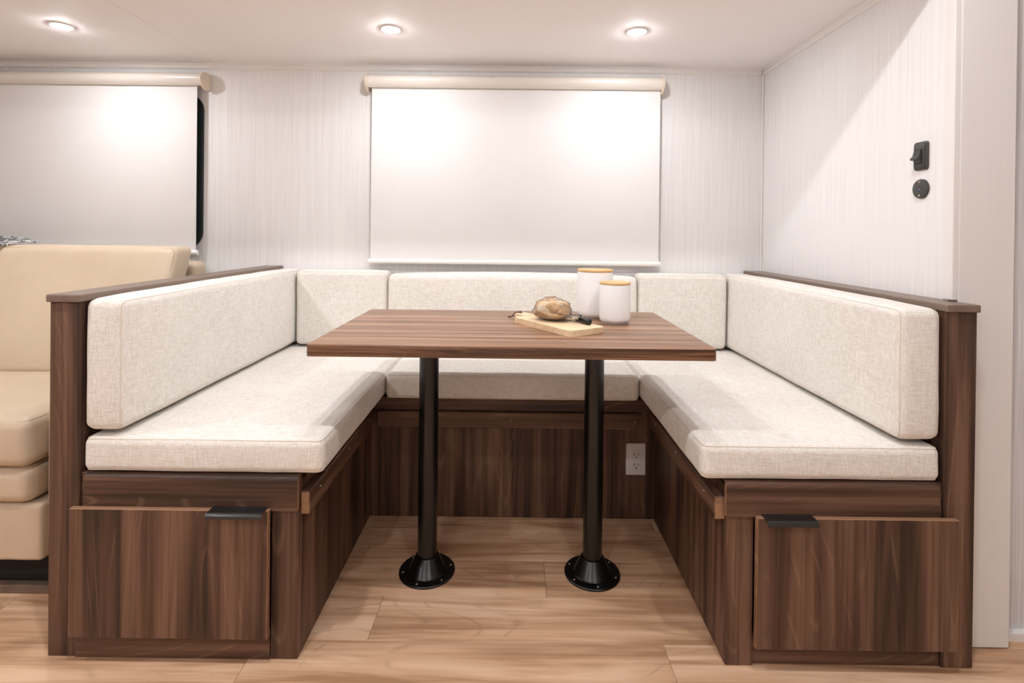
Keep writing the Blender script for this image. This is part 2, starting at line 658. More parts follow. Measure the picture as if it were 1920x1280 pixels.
struct('wall_back', nb(-2.95, X_WALL + 0.03, Y_WALL, Y_WALL + 0.03, -0.006, Z_CEIL + 0.05), 'wallpaper', 'pale ribbed wallpaper wall behind the window shades')
struct('wall_right', nb(X_WALL, X_WALL + 0.03, 0.086, Y_WALL, -0.006, Z_CEIL + 0.05), 'wallpaper', 'pale ribbed side wall carrying the dark switch and socket')
struct('wall_left', nb(-2.98, -2.95, 0.086, Y_WALL, -0.006, Z_CEIL + 0.05), 'wallpaper', 'pale ribbed far side wall beyond the sofa')
ceil = struct('ceiling', nb(-2.95, X_WALL, 0.066, Y_WALL, Z_CEIL + 0.004, Z_CEIL + 0.03), 'seal', 'smooth off-white ceiling of the alcove with recessed lights')
for a, b in ((-2.95, -1.3155), (-1.3140, X_WALL)):
    obj('ceiling_panel', nb(a, b, 0.066, Y_WALL, Z_CEIL, Z_CEIL + 0.004), 'ceiling', ceil)

# cornice strips and corner strip
def cornice(name, label, along, a, b, at):
    bm = bmesh.new()
    z = Z_CEIL
    prof = [(0.0, z), (0.012, z), (0.012, z - 0.005), (0.008, z - 0.007), (0.008, z - 0.021), (0.005, z - 0.025), (0.0, z - 0.025)]
    if along == 'x':
        prism(bm, [(at - d, zz) for d, zz in prof], 0, a, b)
    else:
        prism(bm, [(at - d, zz) for d, zz in prof], 1, a, b)
    return struct(name, bm, 'trim', label)


cornice('trim_1', 'slim pale cornice strip above the window shades', 'x', -2.95, X_WALL - 0.012, Y_WALL)
cornice('trim_2', 'slim pale cornice strip atop the side wall', 'y', 0.086, Y_WALL, X_WALL)
struct('trim_3', nb(X_WALL - 0.009, X_WALL, Y_WALL - 0.009, Y_WALL, 0.4, Z_CEIL - 0.025, bev=0.003, seg=2), 'trim', 'thin upright strip covering the wall corner')

# fascia round the opening and the outer wall
fas = bmesh.new()
box(fas, X_WALL, 1.2375, 0.056, 0.086, 0.005, 2.05, bev=0.002)
box(fas, X_WALL - 0.0165, X_WALL, 0.056, 0.0855, Z_CAP + 0.003, 2.05, bev=0.002)
struct('trim_4', fas, 'fascia', 'wide upright grey-beige fascia board beside the dinette')
struct('trim_5', nb(-3.0, X_WALL - 0.0165, 0.03, 0.066, Z_CEIL, 2.05, bev=0.002), 'fascia', 'level fascia board over the alcove opening')
struct('wall_outer', nb(1.131, XR, 0.096, 0.126, -0.006, Z_MAIN), 'wallpaper_grey', 'grey streaked wall at the far right edge')
bb = bmesh.new()
prism(bb, [(0.096, 0.0), (0.084, 0.0), (0.084, 0.016), (0.080, 0.018), (0.080, 0.024), (0.096, 0.024)], 0, 1.2385, XR)
struct('baseboard_right', bb, 'white', 'low white baseboard along the grey wall')
struct('wall_header', nb(-3.1, XR, 0.0665, 0.085, 1.79, Z_MAIN), 'wallpaper', 'pale wall above the alcove opening')
struct('wall_front', nb(XL, XR, YF - 0.03, YF, -0.006, Z_MAIN), 'white', 'white wall opposite the dinette')
struct('wall_side', nb(XR, XR + 0.03, YF, 0.126, -0.006, Z_MAIN), 'white', 'white end wall of the main room')
struct('wall_end', nb(XL - 0.03, XL, YF, 1.1, -0.006, Z_MAIN), 'white', 'white end wall past the sofa')
ceil2 = struct('ceiling', nb(XL, XR, YF, 0.126, Z_MAIN, Z_MAIN + 0.03), 'ceiling', 'off-white main ceiling in front of the alcove')


# ------------------------------------------------------------------ ceiling lamps
def lamp(x, y, z, lens, label, group):
    t = thing('ceiling_light', label, 'light', (x, y, z), group)
    bm = bmesh.new()
    n = 40
    prof = [(0.030, 0.0), (0.030, -0.003), (0.034, -0.0035), (0.040, -0.0025), (0.042, 0.0)]
    rings = [[bm.verts.new((x + r * math.cos(2 * PI * i / n), y + r * math.sin(2 * PI * i / n), z + dz)) for i in range(n)] for r, dz in prof]
    for a, b in zip(rings, rings[1:] + rings[:1]):
        for i in range(n):
            bm.faces.new((a[i], a[(i + 1) % n], b[(i + 1) % n], b[i]))
    obj('rim', bm, 'rim', t, True)
    bm = bmesh.new()
    lathe(bm, [(0.012, -0.0072), (0.022, -0.0065), (0.0275, -0.0048), (0.0295, -0.0030)], (x, y, z), 20)
    obj('lens', bm, lens, t)
    return t


lamp(-1.652, 0.655, Z_CEIL, 'lens_slide', 'lit recessed ceiling light over the tan sofa', 'recessed lights in the alcove ceiling')
lamp(-0.4535, 0.655, Z_CEIL, 'lens_slide', 'lit recessed ceiling light above the left half of the table', 'recessed lights in the alcove ceiling')
lamp(0.440, 0.655, Z_CEIL, 'lens_slide', 'lit recessed ceiling light nearest the right side wall', 'recessed lights in the alcove ceiling')
for lx in (-1.85, -0.6, 0.62):
    for ly in (-0.42, -1.65):  # rear row is an unseen addition that lights the bench fronts
        lamp(lx, ly, Z_MAIN, 'lens_main' if ly > -1 else 'lens_rear', 'round main ceiling light, %s row, %s' % ('front' if ly > -1 else 'rear', {-1.85: 'at the sofa end', -0.6: 'middle one', 0.62: 'at the fascia end'}[lx]), 'lights in the main ceiling')


# ------------------------------------------------------------------ windows and roller shades
def rounded_rect(x0, x1, z0, z1, r, n=8):
    pts = []
    for cx, cz, a0 in ((x1 - r, z1 - r, 0), (x0 + r, z1 - r, 90), (x0 + r, z0 + r, 180), (x1 - r, z0 + r, 270)):
        for i in range(n + 1):
            a = math.radians(a0 + 90 * i / n)
            pts.append((cx + r * math.cos(a), cz + r * math.sin(a)))
    return pts


def window(name, x0, x1, z0, z1, label):
    bm = bmesh.new()
    o = rounded_rect(x0, x1, z0, z1, 0.07)
    i = rounded_rect(x0 + .03, x1 - .03, z0 + .03, z1 - .03, 0.045)
    n = len(o)
    ya, yb = Y_WALL - 0.010, Y_WALL
    vo = [[bm.verts.new((p[0], y, p[1])) for p in o] for y in (ya, yb)]
    vi = [[bm.verts.new((p[0], y, p[1])) for p in i] for y in (ya, yb)]
    for k in range(n):
        q = (k + 1) % n
        bm.faces.new((vo[0][k], vo[0][q], vi[0][q], vi[0][k]))
        bm.faces.new((vo[0][k], vo[1][k], vo[1][q], vo[0][q]))
        bm.faces.new((vi[0][k], vi[0][q], vi[1][q], vi[1][k]))
        bm.faces.new((vo[1][k], vi[1][k], vi[1][q], vo[1][q]))
    w = struct(name, bm, 'seal', label)
    g = bmesh.new()
    prism(g, [(p[0], p[1]) for p in i], 1, Y_WALL - 0.004, Y_WALL - 0.001)
    obj('pane', g, 'glass_dark', w)


window('window_1', -2.60, -1.378, 0.935, 1.615, 'dark rounded window hidden behind the shade over the sofa')
window('window_2', -0.56, 0.57, 0.96, 1.60, 'dark rounded window hidden behind the shade over the table')


def shade(x0, x1, z0, cx0, cx1, label):
    t = thing('roller_shade', label, 'window shade', ((x0 + x1) / 2, Y_WALL, z0), 'white roller shades')
    zt, zb = 1.700, 1.640
    # cassette: rounded front profile (y, z)
    prof = [(Y_WALL - 0.001, zb + 0.004), (Y_WALL - 0.001, zt)]
    for i in range(13):
        a = math.radians(90 + 90 * i / 12)
        prof.append((1.040 + 0.043 * math.cos(a), zt - 0.028 + 0.028 * math.sin(a)))
    for i in range(1, 9):
        a = math.radians(180 + 62 * i / 8)
        prof.append((1.040 + 0.043 * math.cos(a), zt - 0.028 + 0.034 * math.sin(a)))
    prof.append((1.024, zb + 0.004))
    obj('cassette', prism(bmesh.new(), prof, 0, cx0 + 0.008, cx1 - 0.008), 'cassette', t, True, math.radians(35))
    for a, b in ((cx0, cx0 + 0.0085), (cx1 - 0.0085, cx1)):
        pf = [(Y_WALL - 0.001, zb - 0.006), (Y_WALL - 0.001, zt + 0.003)]
        for i in range(17):
            an = math.radians(90 + 150 * i / 16)
            pf.append((1.042 + 0.048 * math.cos(an), zt - 0.032 + 0.036 * math.sin(an)))
        pf.append((1.030, zb - 0.012))
        pf.append((1.050, zb - 0.012))
        obj('end_cap', prism(bmesh.new(), pf, 0, a, b), 'capend', t, True, math.radians(35))
    # cloth: thin sheet with a very slight bow
    bm = bmesh.new()
    nx, nz = 24, 12
    for side, yo in ((0, 0.0), (1, 0.0008)):
        pass
    grid = []
    for iz in range(nz + 1):
        row = []
        for ix in range(nx + 1):
            u, v = ix / nx, iz / nz
            x = x0 + (x1 - x0) * u
            z = z0 + 0.012 + (zb + 0.016 - z0 - 0.012) * v
            y = 1.031 + 0.0012 * math.sin(u * 9 + v * 2) * (1 - v)
            row.append((x, y, z))
        grid.append(row)
    fv = [[bm.verts.new(p) for p in row] for row in grid]
    bv = [[bm.verts.new((p[0], p[1] + 0.0008, p[2])) for p in row] for row in grid]
    for iz in range(nz):
        for ix in range(nx):
            bm.faces.new((fv[iz][ix], fv[iz][ix + 1], fv[iz + 1][ix + 1], fv[iz + 1][ix]))
            bm.faces.new((bv[iz][ix + 1], bv[iz][ix], bv[iz + 1][ix], bv[iz + 1][ix + 1]))
    for ix in range(nx):
        for iz in (0, nz):
            bm.faces.new((fv[iz][ix], fv[iz][ix + 1], bv[iz][ix + 1], bv[iz][ix]))
    for iz in range(nz):
        for ix in (0, nx):
            bm.faces.new((fv[iz][ix], fv[iz + 1][ix], bv[iz + 1][ix], bv[iz][ix]))
    obj('cloth', bm, 'shade', t, True, math.radians(40))
    bar = bmesh.new()
    pts = []
    for i in range(16):
        a = 2 * PI * i / 16
        pts.append((1.031 + 0.0065 * math.cos(a), z0 + 0.004 + 0.010 * math.sin(a)))
    prism(bar, pts, 0, x0 - 0.003, x1 + 0.003)
    b = obj('hem_bar', bar, 'bar', t, True, math.radians(40))
    for xe, s in ((x0 - 0.003, -1), (x1 + 0.003, 1)):
        e = bmesh.new()
        pts = [(1.031 + 0.0075 * math.cos(2 * PI * i / 16), z0 + 0.004 + 0.011 * math.sin(2 * PI * i / 16)) for i in range(16)]
        prism(e, pts, 0, min(xe, xe + s * 0.006), max(xe, xe + s * 0.006))
        obj('bar_end', e, 'bar', b, True, math.radians(40))
    return t


shade(-0.6235, 0.6335, 0.884, -0.6466, 0.6436, 'lowered white roller shade above the dinette table')
shade(-2.62, -1.387, 0.912, -2.65, -1.352, 'lowered white roller shade above the tan sofa')


# ------------------------------------------------------------------ dinette benches
def screw(name, p, axis, r, parent, mat='screw'):
    bm = bmesh.new()
    if axis == 'z':
        lathe(bm, [(r, 0), (r, r * .4), (r * .6, r * .8)], p, 12)
    else:
        bmesh.ops.create_uvsphere(bm, u_segments=10, v_segments=6, radius=r)
        for v in bm.verts:
            v.co = Vector(p) + v.co
    return obj(name, bm, mat, parent, True)


def two_tone_box(dims, front_axis, front_sign, bev=0.0012):
    """Box whose face towards front_axis has material 0 and whose edges have material 1."""
    bm = nb(*dims, bev=bev)
    bm.normal_update()
    for f in bm.faces:
        f.material_index = 0 if abs(f.normal[front_axis]) > 0.9 else 1
    return bm


def bench(s, name, label_bits):
    """s = -1 the bench by the sofa, +1 the bench by the side wall."""
    t = thing(name, label_bits, 'bench', (s * 0.8, 0.5, 0.0), 'dinette benches')

    def bx(a, b, *rest):
        lo, hi = sorted((s * a, s * b))
        return (lo, hi) + rest
    yb = Y_WALL - 0.003
    xi = 0.502 if s < 0 else 0.513
    # upright end panel with cap
    boxobj('end_panel', bx(POST_IN, X_OUT, 0.0, yb, 0.0, Z_PANEL), 'wood_v', t, 0.002)
    cap = nb(*bx(1.020, X_OUT + 0.001 if s > 0 else X_OUT + 0.003, -0.009, yb, Z_PANEL, Z_CAP), bev=0.003, seg=2)
    obj('cap', cap, 'cap', t)
    # face frame
    boxobj('stile', bx(0.5665 if s < 0 else 0.5765, xi, 0.0, 0.018, 0.0, 0.437), 'wood_v', t)
    boxobj('bottom_rail', bx(POST_IN - 0.0003, 0.577, 0.006, 0.020, 0.0, 0.075) if s > 0 else bx(1.030, 0.567, -0.0025, -0.0002, 0.0005, 0.075), 'wood_h', t, 0.0006)
    boxobj('upper_rail', bx(POST_IN - 0.0003, 0.577 if s > 0 else 0.567, 0.004, 0.020, 0.340, 0.437), 'wood_h', t)
    # nosing board
    pf = [(0.0, 0.358), (-0.011, 0.358), (-0.011, 0.427)]
    for i in range(7):
        a = math.radians(180 - 90 * i / 6)
        pf.append((-0.001 + 0.010 * math.cos(a), 0.4285 + 0.0095 * math.sin(a)))
    pf.append((0.008, 0.438))
    pf.append((0.008, 0.4375))
    pf.append((0.0, 0.4372))
    lo, hi = sorted((s * 1.006, s * (0.5015 if s < 0 else 0.5070)))
    bm = prism(bmesh.new(), pf, 0, lo, hi)
    bm.normal_update()
    bmesh.ops.recalc_face_normals(bm, faces=bm.faces)
    for f in bm.faces:
        f.material_index = 1 if abs(f.normal.x) > 0.9 else 0
    obj('nosing', bm, ['wood_h', 'edge'], t, True, math.radians(40))
    # aisle side panel and bed cleat
    boxobj('side_panel', bx(xi, xi + 0.016, 0.0185, Y_BASE - 0.001, 0.0, 0.418), 'wood_v', t)
    boxobj('seat_deck', bx(xi + 0.017, POST_IN - 0.001, 0.021, yb, 0.419, 0.434), 'void', t)
    dims = bx(xi - 0.0005, 0.4790 if s < 0 else 0.4860, 0.008, 0.600, 0.341, 0.395)
    bm = nb(*dims, bev=0.002)
    bm.normal_update()
    for f in bm.faces:
        f.material_index = 1 if f.normal.y < -0.9 else 0
    c = obj('cleat', bm, ['wood_d', 'edge'], t)
    for yy in (0.075, 0.30, 0.52):
        screw('screw', (s * (0.4790 if s < 0 else 0.4860), yy, 0.377), 'x', 0.0028, c)
    # door and pull
    if s < 0:
        dd = (-1.0280, -0.5635, -0.0250, -0.0115, 0.0645, 0.3655)
        hx = (-0.698, -0.569)
    else:
        dd = (0.5735, 1.0420, -0.0250, -0.0115, 0.0580, 0.3635)
        hx = (0.588, 0.7045)
    d = obj('door', two_tone_box(dd, 1, -1), ['wood_v', 'edge'], t)
    boxobj('hinge_spacer', (dd[0] + 0.05, dd[1] - 0.05, -0.0115, 0.006, dd[4] + 0.006, 0.10), 'wood_v', d, 0)
    zt = dd[5]
    hp = [(-0.012, zt + 0.0005), (-0.012, zt + 0.0030)]
    for i in range(9):
        a = math.radians(90 + 85 * i / 8)
        hp.append((-0.037 + 0.010 * math.cos(a), zt - 0.0070 + 0.010 * math.sin(a)))
    hp.append((-0.0468, zt - 0.0085))
    hp.append((-0.0445, zt - 0.0085))
    for i in range(9):
        a = math.radians(178 - 88 * i / 8)
        hp.append((-0.037 + 0.0075 * math.cos(a), zt - 0.0070 + 0.0075 * math.sin(a)))
    obj('handle', prism(bmesh.new(), hp, 0, *hx), 'blackmetal', d, True, math.radians(40))
    return t


bench(-1, 'dinette_bench', 'dark walnut dinette bench beside the tan sofa, storage door below')
bench(1, 'dinette_bench', 'dark walnut dinette bench against the side wall, storage door below')

bb_ = thing('dinette_bench', 'low dark walnut back bench under the middle seat cushion', 'bench', (0, 0.8, 0), 'dinette benches')
boxobj('front_panel', (-X_IN - 0.015, X_IN + 0.015, Y_BASE, Y_BASE + 0.016, 0.0, 0.383), 'wood_v', bb_, 0.0005)
boxobj('top_rail', (-0.5015, 0.5125, Y_BASE - 0.004, Y_BASE + 0.016, 0.3835, 0.428), 'wood_h', bb_, 0.001)
boxobj('seat_deck', (-0.50, 0.50, Y_BASE + 0.017, Y_WALL - 0.003, 0.415, 0.434), 'void', bb_, 0.0)
bm = bmesh.new()
prism(bm, [(-0.474, 0.3275), (0.444, 0.3275), (0.462, 0.3825), (-0.474, 0.3825)], 1, Y_BASE - 0.023, Y_BASE - 0.0045)
bmesh.ops.bevel(bm, geom=list(bm.edges), offset=0.0015, segments=1, affect='EDGES')
cl = obj('cleat', bm, 'wood_h', bb_)
for xx in (-0.43, 0.0, 0.436):
    screw('screw', (xx, Y_BASE - 0.023, 0.355), 'y', 0.0032, cl)

# outlet on the back bench
ot = thing('wall_outlet', 'white double power outlet on the back bench panel', 'outlet', (0.4455, Y_BASE - 0.004, 0.216))
boxobj('plate', (0.4105, 0.4805, Y_BASE - 0.0065, Y_BASE - 0.0002, 0.1595, 0.273), 'plastic_white', ot, 0.003, 2)
fc = boxobj('receptacle', (0.4295, 0.4635, Y_BASE - 0.0080, Y_BASE - 0.006, 0.180, 0.2505), 'plastic_white', ot, 0.0006)
for zc in (0.2345, 0.1975):
    for dx, hh in ((-0.0066, 0.0045), (0.0066, 0.0038)):
        boxobj('slot', (0.4465 + dx - 0.0010, 0.4465 + dx + 0.0010, Y_BASE - 0.0083, Y_BASE - 0.0078, zc - hh, zc + hh), 'slot', fc, 0)
    bm = bmesh.new()
    prism(bm, [(0.4465 + 0.0026 * math.cos(2 * PI * i / 12), zc - 0.0115 + 0.0026 * math.sin(2 * PI * i / 12)) for i in range(12)], 1, Y_BASE - 0.0083, Y_BASE - 0.0078)
    obj('slot', bm, 'slot', fc)

shim = obj('wood_shim', nb(0.4990, 0.5110, 0.548, 0.594, 0.0002, 0.003, bev=0.0005), 'maple')
tag(shim, 'thin pale wood shim on the floor in the back corner by the bench', 'shim')

# ------------------------------------------------------------------ cushions
SEATS, BACKS = 'cream seat cushions', 'cream back cushions'
cushion('seat_cushion', (-1.0195, -0.446, 0.000, 1.055, 0.4385, 0.522), 0.019, 'long cream seat cushion on the bench beside the tan sofa', SEATS, 2, (0.004, 0.003, 0.004), seed=3)
cushion('seat_cushion', (0.452, 1.0195, 0.000, 1.055, 0.4385, 0.522), 0.019, 'long cream seat cushion on the bench beside the side wall', SEATS, 2, (0.004, 0.003, 0.004), seed=11)
cushion('seat_cushion', (-0.4395, 0.4455, 0.572, 1.055, 0.4350, 0.523), 0.018, 'short cream seat cushion between the two long ones, behind the table', SEATS, 2, (0.0, 0.003, 0.004), seed=5)
cushion('back_cushion', (-1.0205, -0.930, 0.004, 1.060, 0.534, 0.850), 0.022, 'long cream back cushion leaning beside the tan sofa', BACKS, 0, (0.004, 0.004, 0.004), seed=21)
cushion('back_cushion', (0.918, 1.0205, 0.004, 1.060, 0.534, 0.850), 0.022, 'long cream back cushion leaning beside the side wall', BACKS, 0, (0.004, 0.004, 0.004), seed=31)
cushion('back_cushion', (-0.9215, -0.534, 0.966, 1.064, 0.532, 0.848), 0.020, 'left one of the two square cream back cushions in the corners', BACKS, 1, (0.0, 0.004, 0.002), seed=41)
cushion('back_cushion', (0.5315, 0.9095, 0.966, 1.064, 0.532, 0.848), 0.020, 'right one of the two square cream back cushions in the corners', BACKS, 1, (0.0, 0.004, 0.002), seed=51)
cushion('back_cushion', (-0.531, 0.5285, 0.966, 1.064, 0.546, 0.832), 0.018, 'wide cream back cushion behind the table under the shade', BACKS, 1, (0.001, 0.005, 0.016), seed=61)

# ------------------------------------------------------------------ table
tb = thing('dinette_table', 'rectangular walnut dinette table on two black pedestal legs', 'table', (0, 0.318, 0))
bm = bmesh.new()
box(bm, -0.502, 0.498, 0.029, 0.6065, 0.7133, 0.7428)
vert_edges = [e for e in bm.edges if abs(e.verts[0].co.z - e.verts[1].co.z) > 0.01]
bmesh.ops.bevel(bm, geom=vert_edges, offset=0.012, segments=4, profile=0.5, affect='EDGES')
bm.normal_update()
top_edges = [e for e in bm.edges if all(abs(v.co.z - 0.7428) < 1e-5 for v in e.verts)]
bmesh.ops.bevel(bm, geom=top_edges, offset=0.004, segments=3, profile=0.5, affect='EDGES')
bm.normal_update()
for f in bm.faces:
    f.material_index = 1 if abs(f.normal.z) < 0.35 else 0
obj('tabletop', bm, ['table', 'table_edge'], tb, True, math.radians(50))
for xc in (-0.2482, 0.2478):
    yc = 0.3265
    bm = lathe(bmesh.new(), [(0.0285, 0.040), (0.0295, 0.30), (0.0288, 0.66), (0.0275, 0.713)], (xc, yc, 0), 48)
    lg = obj('leg', bm, 'black', tb, True, math.radians(40))
    bm = lathe(bmesh.new(), [(0.0831, 0.0), (0.0831, 0.004), (0.081, 0.006), (0.058, 0.0065), (0.055, 0.009), (0.0345, 0.050), (0.0325, 0.052), (0.031, 0.052)], (xc, yc, 0), 64)
    fl = obj('floor_flange', bm, 'black', lg, True, math.radians(30))
    for i in range(6):
        a = math.radians(15 + 60 * i + (20 if xc > 0 else 0))
        screw('screw', (xc + 0.0715 * math.cos(a), yc + 0.0715 * math.sin(a), 0.0064), 'z', 0.0034, lg)

# ------------------------------------------------------------------ things on the table
ZT = 0.7428


def canister(x, y, r, h, label):
    t = thing('canister', label, 'canister', (x, y, ZT), 'white ribbed canisters')
    n = 240
    body = [(r * .86, 0.004), (r * .93, 0.006), (r * .985, 0.013), (r, 0.022), (r, h - 0.011), (r * .985, h - 0.0075), (r * .93, h - 0.007)]
    bm = lathe(bmesh.new(), body, (x, y, ZT), n, lambda i: 0.008 * (1 if i % 4 < 2 else 0) - 0.004)
    obj('jar', bm, 'ceramic', t, True, math.radians(50))
    bm = lathe(bmesh.new(), [(r * .86, 0.0), (r * .89, 0.002), (r * .88, 0.0045)], (x, y, ZT), 48)
    obj('foot_ring', bm, 'ceramic_foot', t, True, math.radians(50))
    bm = lathe(bmesh.new(), [(r * .99, h - 0.0068), (r * 1.015, h - 0.006), (r * 1.015, h - 0.0012), (r * .99, h)], (x, y, ZT), 64)
    obj('lid', bm, 'bamboo', t, True, math.radians(30))


canister(0.2745, 0.502, 0.0585, 0.1570, 'tall white ribbed canister with bamboo lid')
canister(0.3185, 0.388, 0.0475, 0.1265, 'short white ribbed canister with bamboo lid in front')

# cutting board
u_len = Vector((-0.565, 0.825, 0)).normalized()
u_wid = Vector((0.825, 0.565, 0)).normalized()
BF = Vector((0.1540, 0.1475, ZT))         # front corner


def bpt(w, l, z=0.0):
    return BF + u_wid * w + u_len * l + Vector((0, 0, z))


board = thing('cutting_board', 'pale wooden cutting board with short handle on the table', 'cutting board', tuple(bpt(.064, .14)))
Wd, Ln, Th = 0.128, 0.268, 0.0165


def corner(w, l, r, a0, n=5):
    return [(w + r * math.cos(math.radians(a0 + 90 * i / n)), l + r * math.sin(math.radians(a0 + 90 * i / n))) for i in range(n + 1)]


out = corner(0.012, 0.012, 0.012, 180) + corner(Wd - .012, .012, .012, 270) + corner(Wd - .014, Ln - .014, .014, 0)
hw = 0.021
out += [(Wd / 2 + hw + .008, Ln), (Wd / 2 + hw, Ln + .008), (Wd / 2 + hw, Ln + 0.052), (Wd / 2 + hw - .008, Ln + .060),
        (Wd / 2 - hw + .008, Ln + .060), (Wd / 2 - hw, Ln + .052), (Wd / 2 - hw, Ln + .008), (Wd / 2 - hw - .008, Ln)]
out += corner(.014, Ln - .014, .014, 90)
bm = bmesh.new()
lo = [bm.verts.new(bpt(w, l, 0.0002)) for w, l in out]
hi = [bm.verts.new(bpt(w, l, Th)) for w, l in out]
for i in range(len(out)):
    j = (i + 1) % len(out)
    bm.faces.new((lo[i], lo[j], hi[j], hi[i]))
bm.faces.new(lo[::-1])
ft = bm.faces.new(hi)
bmesh.ops.bevel(bm, geom=list(ft.edges), offset=0.0018, segments=2, affect='EDGES')
obj('board', bm, 'maple', board)
bm = bmesh.new()
pth = [bpt(Wd / 2, Ln + .045, Th), bpt(Wd / 2 - .004, Ln + .052, Th + .004), bpt(Wd / 2 - .012, Ln + .064, Th + .001), bpt(Wd / 2 - .022, Ln + .072, .004), bpt(Wd / 2 - .032, Ln + .070, .0025)]
tube(bm, pth, 0.0016, 6)
pth = [bpt(Wd / 2, Ln + .045, Th), bpt(Wd / 2 + .004, Ln + .054, Th + .006), bpt(Wd / 2 - .010, Ln + .066, .006), bpt(Wd / 2 - .030, Ln + .082, .0025)]
tube(bm, pth, 0.0014, 6)
obj('hanging_cord', bm, 'cord', board, True)

# loaf and its film
LC = Vector((0.118, 0.322, ZT + Th))
lx_ = Vector((0.86, -0.51, 0)).normalized()
ly_ = Vector((0.51, 0.86, 0)).normalized()


def blob(bm, a, b, h, lump, inflate, seed, seg=48, rings=28):
    rows = []
    for i in range(rings + 1):
        th = PI * i / rings
        row = []
        for k in range(seg):
            ph = 2 * PI * k / seg
            x, y, z = math.sin(th) * math.cos(ph), math.sin(th) * math.sin(ph), math.cos(th)
            x = math.copysign(abs(x) ** 0.9, x)
            z2 = (z * 0.62 + 0.38) if z > 0 else 0.38 + z * 0.36
            n = 1 + lump * mnoise.noise(Vector((x * 2.2 + seed, y * 2.2, z * 2.2))) + lump * .5 * mnoise.noise(Vector((x * 6 + seed, y * 6, z * 6)))
            p = LC + lx_ * (x * (a + inflate) * n) + ly_ * (y * (b + inflate) * n) + Vector((0, 0, max(0.0012, z2 * (h + inflate) * n)))
            row.append(bm.verts.new(p))
        rows.append(row)
    for r0, r1 in zip(rows, rows[1:]):
        for k in range(seg):
            bm.faces.new((r0[k], r0[(k + 1) % seg], r1[(k + 1) % seg], r1[k]))
    bmesh.ops.remove_doubles(bm, verts=bm.verts, dist=1e-5)
    return bm


loaf = thing('bread_loaf', 'round crusty bread loaf wrapped in clear film on the board', 'bread', tuple(LC))
bm = blob(bmesh.new(), 0.058, 0.043, 0.062, 0.10, 0.0, 2.0)
for v in bm.verts:                                     # slashes across the crust
    d = (v.co - LC)
    x, y = d.dot(lx_), d.dot(ly_)
    if d.z > 0.025:
        for q in (-0.030, -0.006, 0.020):
            g = (x - q - y * 0.5) / 0.005
            v.co.z -= 0.0035 * math.exp(-g * g)
obj('crust', bm, 'bread', loaf, True)
bm = blob(bmesh.new(), 0.058, 0.043, 0.062, 0.10, 0.0030, 2.0, 64, 36)
for v in bm.verts:
    d = v.co - LC
    n = mnoise.noise(v.co * 90)
    v.co += d.normalized() * (0.0013 * n + 0.0006)
    if v.co.z < ZT + Th + 0.001:
        v.co.z = ZT + Th + 0.001
wrap = obj('film_wrap', bm, 'film', loaf, True)
# gathered tail of the film
bm = bmesh.new()
nu, nv = 14, 16
rows = []
for i in range(nu + 1):
    u = i / nu
    row = []
    for k in range(nv + 1):
        w = k / nv - 0.5
        half = 0.018 + 0.022 * u
        p = LC + lx_ * (0.050 + 0.046 * u) + ly_ * (w * 2 * half - 0.014) + Vector((0, 0, 0.021 - 0.002 * u + 0.0045 * math.sin(w * 26 + u * 2) * (0.4 + u)))
        row.append(bm.verts.new(p))
    rows.append(row)
for i in range(nu):
    for k in range(nv):
        bm.faces.new((rows[i][k], rows[i + 1][k], rows[i + 1][k + 1], rows[i][k + 1]))
obj('film_tail', bm, 'film', loaf, True)

# knife on the board, handle past the film
kn = thing('bread_knife', 'bread knife with black handle lying beside the loaf', 'knife', (0.20, 0.255, ZT + Th))
kd = Vector((0.50, -0.86, 0)).normalized()
kp = Vector((0.180, 0.3077, ZT + Th + 0.0095))
bm = bmesh.new()
tube(bm, [kp + kd * 0.0, kp + kd * .010, kp + kd * .035, kp + kd * .060, kp + kd * .076, kp + kd * .081], [0.0055, 0.0080, 0.0080, 0.0090, 0.0095, 0.0060], 14)
obj('handle', bm, 'black', kn, True)
bm = bmesh.new()
ks = Vector((-kd.y, kd.x, 0))
prof = [kp + kd * .004 + ks * .008, kp - kd * .12 + ks * .008, kp - kd * .135 + ks * .001, kp - kd * .128 - ks * .006, kp + kd * .004 - ks * .008]
lo = [bm.verts.new(Vector((p.x, p.y, ZT + Th + 0.0060))) for p in prof]
hi = [bm.verts.new(Vector((p.x, p.y, ZT + Th + 0.0072))) for p in prof]
for i in range(5):
    bm.faces.new((lo[i], lo[(i + 1) % 5], hi[(i + 1) % 5], hi[i]))
bm.faces.new(lo[::-1])
bm.faces.new(hi)
obj('blade', bm, 'steel', kn)

# ------------------------------------------------------------------ switch and socket on the side wall
sw = thing('light_switch', 'dark bronze rocker light switch on the side wall', 'switch', (X_WALL, 0.175, 1.237))
bm = bmesh.new()
rings = []
for inset, dep in ((0.0, 0.0002), (0.0, 0.0045), (0.0010, 0.0055), (0.0045, 0.0060), (0.0052, 0.0092), (0.0065, 0.0100)):
    rr_ = rounded_rect(0.1515 + inset, 0.198 - inset, 1.1995 + inset, 1.2755 - inset, 0.0075 - inset * 0.4, 6)
    rings.append([bm.verts.new((X_WALL - dep, p[0], p[1])) for p in rr_])
for a, b in zip(rings, rings[1:]):
    n_ = len(a)
    for i in range(n_):
        bm.faces.new((a[i], a[(i + 1) % n_], b[(i + 1) % n_], b[i]))
bm.faces.new(rings[0])
bm.faces.new(rings[-1])
obj('plate', bm, 'plastic_dark', sw, True, math.radians(40))
boxobj('bezel', (X_WALL - 0.0106, X_WALL - 0.0095, 0.163, 0.1895, 1.2165, 1.2545), 'slot', sw, 0.0004)
bm = bmesh.new()
